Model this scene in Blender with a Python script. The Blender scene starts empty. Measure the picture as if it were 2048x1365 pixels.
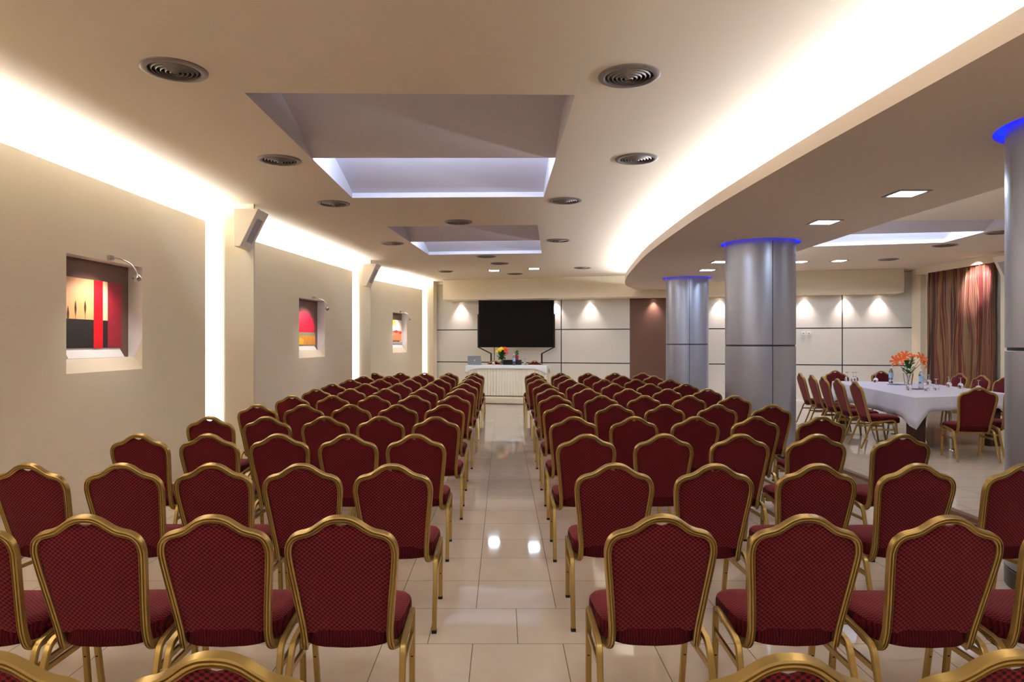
import bpy, bmesh, math, random
from mathutils import Vector, Matrix
random.seed(7)
SC = bpy.context.scene
COL = SC.collection
PI = math.pi
EYE = 1.58

# ------------------------------------------------------------------ helpers
def lin(c):
    return tuple((x/255/12.92) if x/255 <= 0.04045 else ((x/255+0.055)/1.055)**2.4 for x in c) + (1.0,)

def mat(name, rgb, rough=0.6, metal=0.0, trans=0.0, emit=None, estr=0.0, noise=0.0, nscale=6.0, bump=0.0, bscale=60.0, spec=0.5, coat=0.0, ior=1.45):
    m = bpy.data.materials.new(name); m.use_nodes = True
    nt = m.node_tree; b = nt.nodes['Principled BSDF']
    c = lin(rgb)
    b.inputs['Base Color'].default_value = c
    b.inputs['Roughness'].default_value = rough
    b.inputs['Metallic'].default_value = metal
    b.inputs['Transmission Weight'].default_value = trans
    b.inputs['Specular IOR Level'].default_value = spec
    b.inputs['Coat Weight'].default_value = coat
    b.inputs['IOR'].default_value = ior
    if emit:
        b.inputs['Emission Color'].default_value = lin(emit)
        b.inputs['Emission Strength'].default_value = estr
    if noise or bump:
        tc = nt.nodes.new('ShaderNodeTexCoord')
    if noise:
        n = nt.nodes.new('ShaderNodeTexNoise'); n.inputs['Scale'].default_value = nscale; n.inputs['Detail'].default_value = 4
        nt.links.new(tc.outputs['Object'], n.inputs['Vector'])
        mx = nt.nodes.new('ShaderNodeMix'); mx.data_type = 'RGBA'
        mx.inputs[6].default_value = tuple(max(0, x*(1-noise)) for x in c[:3]) + (1,)
        mx.inputs[7].default_value = tuple(min(1, x*(1+noise)) for x in c[:3]) + (1,)
        nt.links.new(n.outputs['Fac'], mx.inputs[0]); nt.links.new(mx.outputs[2], b.inputs['Base Color'])
    if bump:
        n2 = nt.nodes.new('ShaderNodeTexNoise'); n2.inputs['Scale'].default_value = bscale; n2.inputs['Detail'].default_value = 3
        nt.links.new(tc.outputs['Object'], n2.inputs['Vector'])
        bp = nt.nodes.new('ShaderNodeBump'); bp.inputs['Strength'].default_value = bump; bp.inputs['Distance'].default_value = 0.01
        nt.links.new(n2.outputs['Fac'], bp.inputs['Height']); nt.links.new(bp.outputs['Normal'], b.inputs['Normal'])
    return m

class MB:
    """collects shapes for ONE mesh"""
    def __init__(s): s.v = []; s.f = []; s.m = []
    def add(s, vs, fs, mi=0):
        o = len(s.v); s.v += [tuple(v) for v in vs]
        s.f += [tuple(i+o for i in f) for f in fs]; s.m += [mi]*len(fs)
    def quad(s, *pts, mi=0): s.add(pts, [tuple(range(len(pts)))], mi)
    def box(s, c, d, rz=0.0, mi=0, M=None):
        hx, hy, hz = d[0]/2, d[1]/2, d[2]/2
        R = Matrix.Rotation(rz, 3, 'Z') if M is None else M
        vs = [Vector(c) + R @ Vector((x*hx, y*hy, z*hz)) for z in (-1, 1) for x, y in ((-1, -1), (1, -1), (1, 1), (-1, 1))]
        s.add(vs, [(3, 2, 1, 0), (4, 5, 6, 7), (0, 1, 5, 4), (1, 2, 6, 5), (2, 3, 7, 6), (3, 0, 4, 7)], mi)
    def prism(s, poly, z0, z1, mi=0):
        n = len(poly)
        vs = [(p[0], p[1], z0) for p in poly] + [(p[0], p[1], z1) for p in poly]
        fs = [tuple(reversed(range(n))), tuple(range(n, 2*n))] + [(i, (i+1) % n, n+(i+1) % n, n+i) for i in range(n)]
        s.add(vs, fs, mi)
    def lathe(s, prof, c=(0, 0, 0), seg=32, mi=0, M=None):
        vs = []; fs = []
        for r, z in prof:
            for k in range(seg):
                a = 2*PI*k/seg; p = Vector((r*math.cos(a), r*math.sin(a), z))
                if M is not None: p = M @ p
                vs.append(Vector(c)+p)
        for i in range(len(prof)-1):
            for k in range(seg):
                a, b = i*seg+k, i*seg+(k+1) % seg
                fs.append((a, b, b+seg, a+seg))
        s.add(vs, fs, mi)
    def disc(s, c, r, seg=24, mi=0, M=None):
        vs = []
        for k in range(seg):
            p = Vector((r*math.cos(2*PI*k/seg), r*math.sin(2*PI*k/seg), 0))
            vs.append(Vector(c) + (M @ p if M is not None else p))
        s.add(vs, [tuple(range(seg))], mi)
    def sweep(s, path, prof, n0, mi=0, cap=True):
        path = [Vector(p) for p in path]; n0 = Vector(n0).normalized(); k = len(prof); vs = []
        for i, p in enumerate(path):
            t = (path[min(i+1, len(path)-1)] - path[max(i-1, 0)]).normalized()
            n = (n0 - t*t.dot(n0)).normalized(); b = t.cross(n)
            vs += [p + n*a + b*c for a, c in prof]
        fs = []
        for i in range(len(path)-1):
            for j in range(k):
                a, b = i*k+j, i*k+(j+1) % k
                fs.append((a, b, b+k, a+k))
        if cap:
            fs.append(tuple(reversed(range(k)))); fs.append(tuple(range((len(path)-1)*k, len(path)*k)))
        s.add(vs, fs, mi)
    def tube(s, path, r, seg=10, mi=0, n0=None):
        if n0 is None:
            d = (Vector(path[-1])-Vector(path[0])).normalized()
            n0 = (1, 0.13, 0.07) if abs(d.x) < 0.8 else (0.1, 1, 0.05)
        s.sweep(path, [(r*math.cos(2*PI*j/seg), r*math.sin(2*PI*j/seg)) for j in range(seg)], n0, mi)
    def build(s, name, mats, parent=None, smooth=None, bevel=0.0):
        me = bpy.data.meshes.new(name); me.from_pydata(s.v, [], s.f)
        mats = mats if isinstance(mats, (list, tuple)) else [mats]
        for m in mats: me.materials.append(m)
        for p, mi in zip(me.polygons, s.m): p.material_index = mi
        bm = bmesh.new(); bm.from_mesh(me)
        bmesh.ops.recalc_face_normals(bm, faces=bm.faces); bm.to_mesh(me); bm.free()
        if smooth is not None:
            for p in me.polygons: p.use_smooth = True
            me.set_sharp_from_angle(angle=math.radians(smooth))
        o = bpy.data.objects.new(name, me); COL.objects.link(o)
        if parent is not None: o.parent = parent
        if bevel:
            bv = o.modifiers.new('soft_edge', 'BEVEL'); bv.width = bevel; bv.segments = 2; bv.limit_method = 'ANGLE'
        return o

def tag(o, label=None, cat=None, group=None, kind=None):
    if label: o['label'] = label
    if cat: o['category'] = cat
    if group: o['group'] = group
    if kind: o['kind'] = kind
    return o
def thing(name, label, cat, loc=(0, 0, 0), rz=0.0, group=None):
    o = bpy.data.objects.new(name, None); COL.objects.link(o); o.empty_display_size = 0.1
    o.location = loc; o.rotation_euler = (0, 0, rz)
    return tag(o, label, cat, group)
def struct(o): o['kind'] = 'structure'; return o
def dup(root, loc, rz, label, group=None, skip=()):
    r = root.copy(); COL.objects.link(r); r.location = loc; r.rotation_euler = (0, 0, rz)
    r['label'] = label
    if group: r['group'] = group
    for ch in root.children:
        if ch.name.split('.')[0] in skip: continue
        c = ch.copy(); COL.objects.link(c); c.parent = r
        for g in ch.children:
            if g.name.split('.')[0] in skip: continue
            d = g.copy(); COL.objects.link(d); d.parent = c
    return r
def smooth_path(pts, n=4, closed=False):
    pts = [Vector(p) for p in pts]; out = []
    for i in range(len(pts)-1):
        p0, p1, p2, p3 = pts[max(i-1, 0)], pts[i], pts[i+1], pts[min(i+2, len(pts)-1)]
        for k in range(n):
            t = k/n
            out.append(0.5*((2*p1) + (p2-p0)*t + (2*p0-5*p1+4*p2-p3)*t*t + (3*p1-p0-3*p2+p3)*t**3))
    out.append(pts[-1]); return out
def area_light(name, loc, direction, sx, sy, power, color=(1, 1, 1), roll_dir=None):
    l = bpy.data.lights.new(name, 'AREA'); l.shape = 'RECTANGLE'; l.size = sx; l.size_y = sy; l.energy = power; l.color = color
    o = bpy.data.objects.new(name, l); COL.objects.link(o); o.location = loc
    z = -Vector(direction).normalized()
    x = Vector(roll_dir if roll_dir else (1, 0, 0)); x = (x - z*x.dot(z)).normalized(); y = z.cross(x)
    o.rotation_euler = Matrix((x, y, z)).transposed().to_euler()
    return o
def spot_light(name, loc, target, power, angle, blend=0.6, color=(1, 1, 1), r=0.03):
    l = bpy.data.lights.new(name, 'SPOT'); l.energy = power; l.spot_size = math.radians(angle); l.spot_blend = blend; l.color = color
    l.shadow_soft_size = r
    o = bpy.data.objects.new(name, l); COL.objects.link(o); o.location = loc
    o.rotation_euler = (Vector(target)-Vector(loc)).to_track_quat('-Z', 'Y').to_euler()
    return o
def fill_poly(outer, holes, z, flip=False):
    bm = bmesh.new()
    for loop in [outer]+holes:
        vs = [bm.verts.new((p[0], p[1], z)) for p in loop]
        for i in range(len(vs)): bm.edges.new((vs[i], vs[(i+1) % len(vs)]))
    bmesh.ops.triangle_fill(bm, use_beauty=True, edges=bm.edges[:])
    bm.verts.index_update()
    v = [tuple(x.co) for x in bm.verts]; f = [tuple(q.index for q in p.verts) for p in bm.faces]
    bm.free(); return v, f
def circle(c, r, n=48): return [(c[0]+r*math.cos(2*PI*k/n), c[1]+r*math.sin(2*PI*k/n)) for k in range(n)]

# ------------------------------------------------------------------ materials
M = {}
M['ceiling'] = mat('ceiling_paint', (224, 211, 194), 0.9)
M['soffit'] = mat('soffit_paint', (214, 198, 184), 0.9)
M['wall'] = mat('cream_wall_paint', (221, 209, 186), 0.85, noise=0.02, nscale=3)
M['niche'] = mat('white_niche_paint', (232, 228, 226), 0.7)
M['brown'] = mat('brown_niche_paint', (112, 82, 70), 0.6)
M['well'] = mat('coffer_paint', (206, 200, 210), 0.85)
M['darkpanel'] = mat('brown_wall_panel', (104, 72, 58), 0.5, noise=0.05, nscale=2)
M['groove'] = mat('dark_groove', (40, 36, 34), 0.6)
M['fabwall'] = mat('pale_fabric_panel', (218, 214, 206), 0.85, noise=0.03, nscale=9, bump=0.12, bscale=35)
M['gold'] = mat('gold_metal', (170, 140, 80), 0.34, metal=0.75)
M['cap'] = mat('black_rubber', (18, 17, 16), 0.7)
M['silver'] = mat('brushed_silver', (168, 172, 190), 0.36, metal=0.7)
M['seam'] = mat('dark_seam', (52, 52, 58), 0.5, metal=0.4)
M['plinth'] = mat('dark_plinth', (70, 66, 60), 0.35, metal=0.6)
M['blue'] = mat('blue_led', (10, 20, 200), 0.5, emit=(0, 22, 255), estr=1.6)
M['lamp'] = mat('lamp_diffuser', (255, 255, 255), 0.5, emit=(226, 242, 255), estr=34)
M['spotlamp'] = mat('halogen_face', (255, 255, 255), 0.5, emit=(255, 236, 220), estr=12)
M['lampframe'] = mat('grey_lamp_frame', (150, 146, 142), 0.4, metal=0.5)
M['vent'] = mat('vent_aluminium', (128, 118, 114), 0.45, metal=0.3)
M['ventdark'] = mat('vent_dark', (28, 24, 24), 0.8)
M['plastic'] = mat('speaker_casing', (222, 208, 186), 0.6)
M['grille'] = mat('speaker_grille', (160, 150, 148), 0.6, bump=0.3, bscale=300)
M['wood'] = mat('nosing_wood', (112, 76, 54), 0.45, noise=0.15, nscale=20)
M['riser'] = mat('riser_tile', (150, 138, 128), 0.35)
M['cloth'] = mat('lilac_tablecloth', (226, 226, 244), 0.85, bump=0.05, bscale=8)
M['cloth2'] = mat('white_tablecloth', (240, 240, 242), 0.85, bump=0.05, bscale=8)
M['skirt'] = mat('cream_skirt_cloth', (236, 228, 208), 0.85)
M['black'] = mat('black_plastic', (14, 12, 12), 0.45)
M['screen'] = mat('dark_screen', (26, 23, 22), 0.75, spec=0.05)
M['glass'] = mat('clear_glass', (255, 255, 255), 0.02, trans=1.0, ior=1.35)
M['bottle'] = mat('clear_bottle', (236, 246, 255), 0.05, trans=0.9, ior=1.2)
M['bluelabel'] = mat('blue_bottle_label', (150, 196, 232), 0.5)
M['whitecap'] = mat('white_cap', (235, 235, 240), 0.4)
M['leaf'] = mat('green_leaf', (44, 104, 30), 0.5, noise=0.3, nscale=30)
M['stem'] = mat('green_stem', (66, 92, 40), 0.6)
M['orange'] = mat('orange_petal', (252, 112, 12), 0.5, noise=0.15, nscale=30)
M['yellow'] = mat('yellow_petal', (244, 206, 20), 0.5)
M['coral'] = mat('coral_petal', (236, 80, 40), 0.5)
M['pink'] = mat('pink_petal', (206, 90, 110), 0.5)
M['potred'] = mat('red_pot', (186, 40, 60), 0.4)
M['alu'] = mat('laptop_aluminium', (150, 158, 170), 0.4, metal=0.4)
M['logo'] = mat('pale_logo', (226, 232, 238), 0.4)
M['darkwood'] = mat('dark_table_wood', (58, 26, 20), 0.4)
M['chrome'] = mat('chrome', (210, 210, 212), 0.15, metal=1.0)
M['paper'] = mat('dark_notepad', (92, 92, 104), 0.6)
M['socket'] = mat('socket_plastic', (240, 240, 238), 0.4)

def fabric():
    m = bpy.data.materials.new('red_woven_fabric'); m.use_nodes = True
    nt = m.node_tree; b = nt.nodes['Principled BSDF']; N = nt.nodes; L = nt.links
    tc = N.new('ShaderNodeTexCoord'); sp = N.new('ShaderNodeSeparateXYZ'); L.new(tc.outputs['Object'], sp.inputs[0])
    def math_(op, a, b_=None):
        n = N.new('ShaderNodeMath'); n.operation = op
        for i, x in enumerate((a, b_)):
            if x is None: continue
            if isinstance(x, (int, float)): n.inputs[i].default_value = x
            else: L.new(x, n.inputs[i])
        return n.outputs[0]
    u = math_('MULTIPLY', sp.outputs['X'], 2*PI/0.021)
    yz = math_('ADD', sp.outputs['Z'], math_('MULTIPLY', sp.outputs['Y'], 0.8))
    v = math_('MULTIPLY', yz, 2*PI/0.0150)
    p = math_('MULTIPLY', math_('SINE', u), math_('SINE', v))
    ramp = N.new('ShaderNodeMapRange'); ramp.inputs['From Min'].default_value = -0.45; ramp.inputs['From Max'].default_value = 0.35
    L.new(p, ramp.inputs['Value'])
    nz = N.new('ShaderNodeTexNoise'); nz.inputs['Scale'].default_value = 150; L.new(tc.outputs['Object'], nz.inputs['Vector'])
    mx = N.new('ShaderNodeMix'); mx.data_type = 'RGBA'
    mx.inputs[6].default_value = lin((36, 3, 8)); mx.inputs[7].default_value = lin((112, 18, 28))
    L.new(ramp.outputs['Result'], mx.inputs[0]); L.new(mx.outputs[2], b.inputs['Base Color'])
    bp = N.new('ShaderNodeBump'); bp.inputs['Strength'].default_value = 0.35; bp.inputs['Distance'].default_value = 0.003
    hs = math_('ADD', ramp.outputs['Result'], math_('MULTIPLY', nz.outputs['Fac'], 0.5))
    L.new(hs, bp.inputs['Height']); L.new(bp.outputs['Normal'], b.inputs['Normal'])
    b.inputs['Roughness'].default_value = 0.9; b.inputs['Specular IOR Level'].default_value = 0.2
    b.inputs['Sheen Weight'].default_value = 0.25; b.inputs['Sheen Tint'].default_value = lin((255, 150, 150))
    return m
M['fabric'] = fabric()
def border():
    m = mat('red_shaded_gathered_border', (64, 8, 15), 0.9, spec=0.15); nt = m.node_tree; N = nt.nodes; L = nt.links  # gathered side fabric, its colour darkened for the shade below the backrest
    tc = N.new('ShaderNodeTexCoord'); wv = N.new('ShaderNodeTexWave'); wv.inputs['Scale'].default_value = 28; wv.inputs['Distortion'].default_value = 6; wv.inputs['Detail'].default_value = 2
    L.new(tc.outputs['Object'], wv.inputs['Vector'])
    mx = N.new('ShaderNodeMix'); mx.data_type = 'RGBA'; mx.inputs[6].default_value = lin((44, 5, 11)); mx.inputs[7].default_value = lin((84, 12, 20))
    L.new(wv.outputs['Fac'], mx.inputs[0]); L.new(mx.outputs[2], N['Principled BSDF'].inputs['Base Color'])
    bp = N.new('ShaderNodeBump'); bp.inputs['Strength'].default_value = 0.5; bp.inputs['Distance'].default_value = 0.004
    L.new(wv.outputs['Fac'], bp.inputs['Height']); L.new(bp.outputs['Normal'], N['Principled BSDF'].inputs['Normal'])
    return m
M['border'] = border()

def tiles():
    m = bpy.data.materials.new('polished_cream_tiles'); m.use_nodes = True
    nt = m.node_tree; b = nt.nodes['Principled BSDF']; N = nt.nodes; L = nt.links
    geo = N.new('ShaderNodeNewGeometry'); sp = N.new('ShaderNodeSeparateXYZ'); L.new(geo.outputs['Position'], sp.inputs[0])
    def mt(op, a, b_=None, c=None):
        n = N.new('ShaderNodeMath'); n.operation = op
        for i, x in enumerate((a, b_, c)):
            if x is None: continue
            if isinstance(x, (int, float)): n.inputs[i].default_value = x
            else: L.new(x, n.inputs[i])
        return n.outputs[0]
    S = 0.473
    ry = mt('DIVIDE', mt('SUBTRACT', sp.outputs['Y'], 4.046), S)
    row = mt('FLOOR', ry)
    odd = mt('MULTIPLY', mt('LESS_THAN', row, -0.5), mt('ABSOLUTE', mt('MODULO', row, 2.0)))
    rx = mt('ADD', mt('DIVIDE', mt('ADD', sp.outputs['X'], 0.156), S), mt('MULTIPLY', odd, 0.5))
    col = mt('FLOOR', rx)
    fx = mt('FRACT', rx); fy = mt('FRACT', ry)
    ex = mt('MINIMUM', fx, mt('SUBTRACT', 1.0, fx)); ey = mt('MINIMUM', fy, mt('SUBTRACT', 1.0, fy))
    e = mt('MINIMUM', ex, ey)
    g = mt('LESS_THAN', e, 0.0045)
    cmb = N.new('ShaderNodeCombineXYZ'); L.new(row, cmb.inputs[0]); L.new(col, cmb.inputs[1])
    wn = N.new('ShaderNodeTexWhiteNoise'); wn.noise_dimensions = '2D'; L.new(cmb.outputs[0], wn.inputs['Vector'])
    nz = N.new('ShaderNodeTexNoise'); nz.inputs['Scale'].default_value = 3.5; nz.inputs['Detail'].default_value = 5; nz.inputs['Distortion'].default_value = 1.5
    add = N.new('ShaderNodeVectorMath'); add.operation = 'ADD'; L.new(geo.outputs['Position'], add.inputs[0]); L.new(wn.outputs['Color'], add.inputs[1])
    L.new(add.outputs[0], nz.inputs['Vector'])
    f = mt('ADD', mt('MULTIPLY', wn.outputs['Value'], 0.35), mt('MULTIPLY', nz.outputs['Fac'], 0.65))
    mx = N.new('ShaderNodeMix'); mx.data_type = 'RGBA'; L.new(f, mx.inputs[0])
    mx.inputs[6].default_value = lin((208, 191, 173)); mx.inputs[7].default_value = lin((230, 217, 202))
    m2 = N.new('ShaderNodeMix'); m2.data_type = 'RGBA'; L.new(g, m2.inputs[0]); L.new(mx.outputs[2], m2.inputs[6]); m2.inputs[7].default_value = lin((92, 78, 66))
    L.new(m2.outputs[2], b.inputs['Base Color'])
    rg = N.new('ShaderNodeMix'); L.new(g, rg.inputs[0]); rg.inputs[2].default_value = 0.05; rg.inputs[3].default_value = 0.7
    L.new(rg.outputs[0], b.inputs['Roughness'])
    nb = N.new('ShaderNodeTexNoise'); nb.inputs['Scale'].default_value = 1.6
    L.new(geo.outputs['Position'], nb.inputs['Vector'])
    bp = N.new('ShaderNodeBump'); bp.inputs['Strength'].default_value = 0.03; bp.inputs['Distance'].default_value = 0.02
    L.new(nb.outputs['Fac'], bp.inputs['Height']); L.new(bp.outputs['Normal'], b.inputs['Normal'])
    b.inputs['Specular IOR Level'].default_value = 0.6
    return m
M['tiles'] = tiles()

def curtain_mat():
    m = bpy.data.materials.new('striped_curtain_cloth'); m.use_nodes = True
    nt = m.node_tree; b = nt.nodes['Principled BSDF']; N = nt.nodes; L = nt.links
    uv = N.new('ShaderNodeAttribute'); uv.attribute_name = 'width_along'
    mp = N.new('ShaderNodeTexNoise'); mp.noise_dimensions = '1D'; mp.inputs['Scale'].default_value = 9; mp.inputs['Detail'].default_value = 2.5
    L.new(uv.outputs['Fac'], mp.inputs['W'])
    cr = N.new('ShaderNodeValToRGB'); cr.color_ramp.interpolation = 'CONSTANT'
    els = [(0, (70, 34, 20)), (0.36, (132, 92, 58)), (0.43, (110, 40, 26)), (0.48, (146, 108, 68)), (0.53, (96, 56, 30)), (0.58, (128, 44, 38)), (0.64, (142, 112, 72))]
    cr.color_ramp.elements[0].position = 0; cr.color_ramp.elements[0].color = lin(els[0][1])
    cr.color_ramp.elements[1].position = els[1][0]; cr.color_ramp.elements[1].color = lin(els[1][1])
    for p, c in els[2:]:
        e = cr.color_ramp.elements.new(p); e.color = lin(c)
    L.new(mp.outputs['Fac'], cr.inputs[0]); L.new(cr.outputs[0], b.inputs['Base Color'])
    b.inputs['Roughness'].default_value = 0.6; b.inputs['Sheen Weight'].default_value = 0.2
    return m
M['curtain'] = curtain_mat()

# ------------------------------------------------------------------ setting
ZC, ZS = 3.35, 2.96           # main ceiling, lowered ceiling
def wy(x): return 20.2 - 0.27*(x+2.07)     # stage wall
def sy(x): return 19.4 - 0.27*(x+1.69)     # face of the beam above the stage
UD = Vector((1, -0.27, 0)).normalized(); ANG = math.atan2(UD.y, UD.x)
ND = Vector((-UD.y, UD.x, 0))               # into the wall

fl = MB(); fl.quad((-4.3, -3.2, 0), (10.6, -3.2, 0), (10.6, 21.2, 0), (-4.3, 21.2, 0))
struct(fl.build('floor', M['tiles']))
# raised floor on the pillar side
RF = 0.12
rf = MB(); rf.prism([(3.93, -3.2), (10.4, -3.2), (10.4, wy(10.4)), (3.93, wy(3.93))], 0.001, RF)
struct(rf.build('floor_raised', M['tiles']))
tr = MB(); tr.box((3.925, 6.9, RF-0.013), (0.07, 20.2, 0.034)); o = tr.build('trim_1', M['wood']); struct(o)
tr = MB(); tr.box((3.922, 6.9, 0.043), (0.03, 20.2, 0.085)); struct(tr.build('trim_2', M['riser']))
# podium in front of the stage wall
PZ = 0.164
def py(x): return 17.37 - 0.27*x
pd = MB(); pd.prism([(-2.3, py(-2.3)), (3.9, py(3.9)), (3.9, wy(3.9)), (-2.3, wy(-2.3))], 0.001, PZ)
o = struct(pd.build('floor_podium', M['wall'], bevel=0.008))
tr = MB(); c = Vector((0.8, py(0.8), 0)) - ND*0.012; tr.box((c.x, c.y, 0.012), (6.3, 0.02, 0.024), ANG); struct(tr.build('baseboard_podium', M['wood']))

# ceiling with three coffers
W1 = [(-1.83, 4.84), (0.52, 4.88), (0.50, 8.30), (-1.84, 8.36)]
W2 = [(-1.77, 10.44), (0.53, 10.28), (0.78, 13.57), (-1.49, 13.80)]
W3 = [(5.35, 9.95), (7.62, 9.80), (7.83, 12.10), (5.60, 12.65)]
outer = [(-4.3, -3.2), (10.4, -3.2), (10.4, 21.0), (-4.3, 21.0)]
v, f = fill_poly(outer, [W1, W2, W3], ZC)
cb = MB(); cb.add(v, f); struct(cb.build('ceiling', M['ceiling']))
def lerp(a, b, t): return (a[0]+(b[0]-a[0])*t, a[1]+(b[1]-a[1])*t)
def coffer(W, k0=0.0, kend=0.50, power=20):
    """recess with two curved panels, lamp tube hidden behind the near one"""
    m = MB(); top = ZC+0.75
    for i in range(4):
        a, b = W[i], W[(i+1) % 4]
        m.quad((a[0], a[1], ZC), (b[0], b[1], ZC), (b[0], b[1], top), (a[0], a[1], top))
    m.quad(*[(p[0], p[1], top) for p in W])
    struct(m.build('ceiling_recess', M['well']))
    def curve(t0, t1, zf, n=14):
        c = MB(); rows = []
        for i in range(n+1):
            s = i/n; t = t0+(t1-t0)*s
            l = lerp(W[0], W[3], t); r = lerp(W[1], W[2], t); z = zf(s)
            rows.append((l, r, z))
        for (l0, r0, z0), (l1, r1, z1) in zip(rows, rows[1:]):
            c.quad((l0[0], l0[1], z0), (r0[0], r0[1], z0), (r1[0], r1[1], z1), (l1[0], l1[1], z1))
            c.quad((l0[0], l0[1], z0+0.02), (r0[0], r0[1], z0+0.02), (r1[0], r1[1], z1+0.02), (l1[0], l1[1], z1+0.02))
        (l, r, z) = rows[-1]; c.quad((l[0], l[1], z), (r[0], r[1], z), (r[0], r[1], z+0.02), (l[0], l[1], z+0.02))
        struct(c.build('ceiling_curved_panel', M['well'], smooth=40))
    curve(0.0, kend, lambda s: ZC+0.012+0.36*(1-s**1.9))
    curve(kend+0.02, 1.0, lambda s: ZC+0.06+0.34*(1-s)**0.85*(1.0))
    l = lerp(W[0], W[3], kend-0.05); r = lerp(W[1], W[2], kend-0.05)
    mid = ((l[0]+r[0])/2, (l[1]+r[1])/2); d = Vector((r[0]-l[0], r[1]-l[1], 0)); ln = d.length; d.normalize()
    area_light('coffer_tube', (mid[0], mid[1]+0.02, ZC+0.16), (d.y*-0.6, d.x*0.8, 0.25), ln*0.96, 0.05, power, (0.62, 0.78, 1.0), d)
coffer(W1, power=26); coffer(W2, power=22); coffer(W3, power=40)

# lowered ceiling with a curved edge, pillars run up through blue rings
PIL = [((3.716, 4.27), 0.464, 0.53, 0.30), ((3.60, 9.545), 0.464, 0.53, 0.35), ((3.98, 14.71), 0.445, 0.515, 0.10)]
arc = smooth_path([(2.95, -3.2, 0), (2.62, -0.5, 0), (2.40, 1.8, 0), (2.30, 3.5, 0), (2.20, 5.5, 0), (2.16, 7.7, 0), (2.25, 10.5, 0), (2.44, 12.7, 0), (2.66, 14.7, 0), (2.93, 16.3, 0), (3.2, 17.15, 0), (3.55, sy(3.55)+0.02, 0)], 6)
arc2 = [(p.x, p.y) for p in arc]
redge = [(5.02, sy(5.02)+0.02), (5.0, 16.5), (4.95, 15.2), (4.7, 12.8), (4.48, 10.4), (4.42, 7.7), (4.45, 6.0), (4.5, 3.0), (4.6, -3.2)]
poly = arc2 + redge
v, f = fill_poly(poly, [circle(c, rr) for c, r, rr, a in PIL], ZS)
sb = MB(); sb.add(v, f)
v, f = fill_poly(poly, [circle(c, rr) for c, r, rr, a in PIL], ZS+0.045)
sb.add(v, f)
for loop in [poly]:
    n = len(loop)
    for i in range(n):
        a, b = loop[i], loop[(i+1) % n]
        sb.quad((a[0], a[1], ZS), (b[0], b[1], ZS), (b[0], b[1], ZS+0.12), (a[0], a[1], ZS+0.12))
# inside face of the lip
nrm = []
for i, p in enumerate(arc):
    t = (arc[min(i+1, len(arc)-1)]-arc[max(i-1, 0)]).normalized(); nrm.append(Vector((t.y, -t.x, 0)))
inn = [p+n*0.03 for p, n in zip(arc, nrm)]
for i in range(len(arc)-1):
    a, b, c, d = arc[i], arc[i+1], inn[i+1], inn[i]
    sb.quad((a.x, a.y, ZS+0.12), (b.x, b.y, ZS+0.12), (c.x, c.y, ZS+0.12), (d.x, d.y, ZS+0.12))
    sb.quad((d.x, d.y, ZS+0.12), (c.x, c.y, ZS+0.12), (c.x, c.y, ZS+0.045), (d.x, d.y, ZS+0.045))
for c, r, rr, a in PIL:
    sb.lathe([(rr, ZS), (rr, ZS+0.045)], (c[0], c[1], 0), 48)
struct(sb.build('ceiling_lowered', M['soffit'], smooth=35))
# closing of the far side of the lowered ceiling up to the ceiling
cw = MB()
for i in range(len(redge)-1):
    a, b = redge[i], redge[i+1]
    cw.quad((a[0]-0.5, a[1], ZS+0.05), (b[0]-0.5, b[1], ZS+0.05), (b[0]-0.5, b[1], ZC), (a[0]-0.5, a[1], ZC))
struct(cw.build('ceiling_step', M['ceiling']))
# cove tubes along the curved edge
acc = 0
for i in range(0, len(arc)-3, 3):
    a = arc[i]+nrm[i]*0.36; b = arc[i+3]+nrm[i+3]*0.36
    d = b-a; mid = (a+b)/2
    if mid.y > 17.2: continue
    area_light('cove_tube', (mid.x, mid.y, ZS+0.075), (-nrm[i].x*0.22, -nrm[i].y*0.22, 1), d.length, 0.07, 14.0*d.length, (0.90, 0.955, 1.0), d)

for a, b in zip(redge[1:], redge[2:]):
    d = Vector((b[0]-a[0], b[1]-a[1], 0)); L_ = d.length
    area_light('side_cove_tube', ((a[0]+b[0])/2-0.3, (a[1]+b[1])/2, ZS+0.09), (0.5, 0, 1), L_, 0.06, 4.5*L_, (0.94, 0.97, 1.0), d)

# pillars
for k, (c, r, rr, sa) in enumerate(PIL):
    lab = ['silver round pillar cut by the picture edge, nearest to the camera', 'wide silver round pillar in the middle of the row of three', 'farthest silver round pillar, in front of the brown wall panel'][k]
    t = thing('pillar', lab, 'pillar', (c[0], c[1], 0)); struct(t)
    face = math.atan2(-c[1], -c[0])            # towards the seating
    for (z0, z1, nm) in ((0.12, 1.525, 'lower_cladding'), (1.545, ZS+0.06, 'upper_cladding')):
        m = MB(); m.lathe([(r-0.02, z0), (r-0.004, z0), (r, z0+0.004), (r, z1-0.004), (r-0.004, z1), (r-0.02, z1)], seg=96)
        p = m.build(nm, M['silver'], t, smooth=30)
    m = MB(); m.lathe([(r-0.012, 0.12), (r-0.012, ZC)], seg=64); m.build('core', M['seam'], t, smooth=30)
    m = MB(); m.lathe([(r+0.004, 0), (r+0.004, 0.112), (r-0.01, 0.118)], seg=64); m.build('plinth', M['plinth'], t, smooth=30)
    m = MB()
    for off in (sa, sa+PI*2/3, sa-PI*2/3):
        a = face+off
        m.box(((r-0.0005)*math.cos(a), (r-0.0005)*math.sin(a), 1.53), (0.006, 0.008, 2.8), a)
    m.build('cladding_seam', M['seam'], t)
    m = MB(); m.lathe([(r-0.01, ZS+0.03), (rr+0.0, ZS+0.03)], seg=64)
    m.build('blue_light_ring', M['blue'], t)

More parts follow.
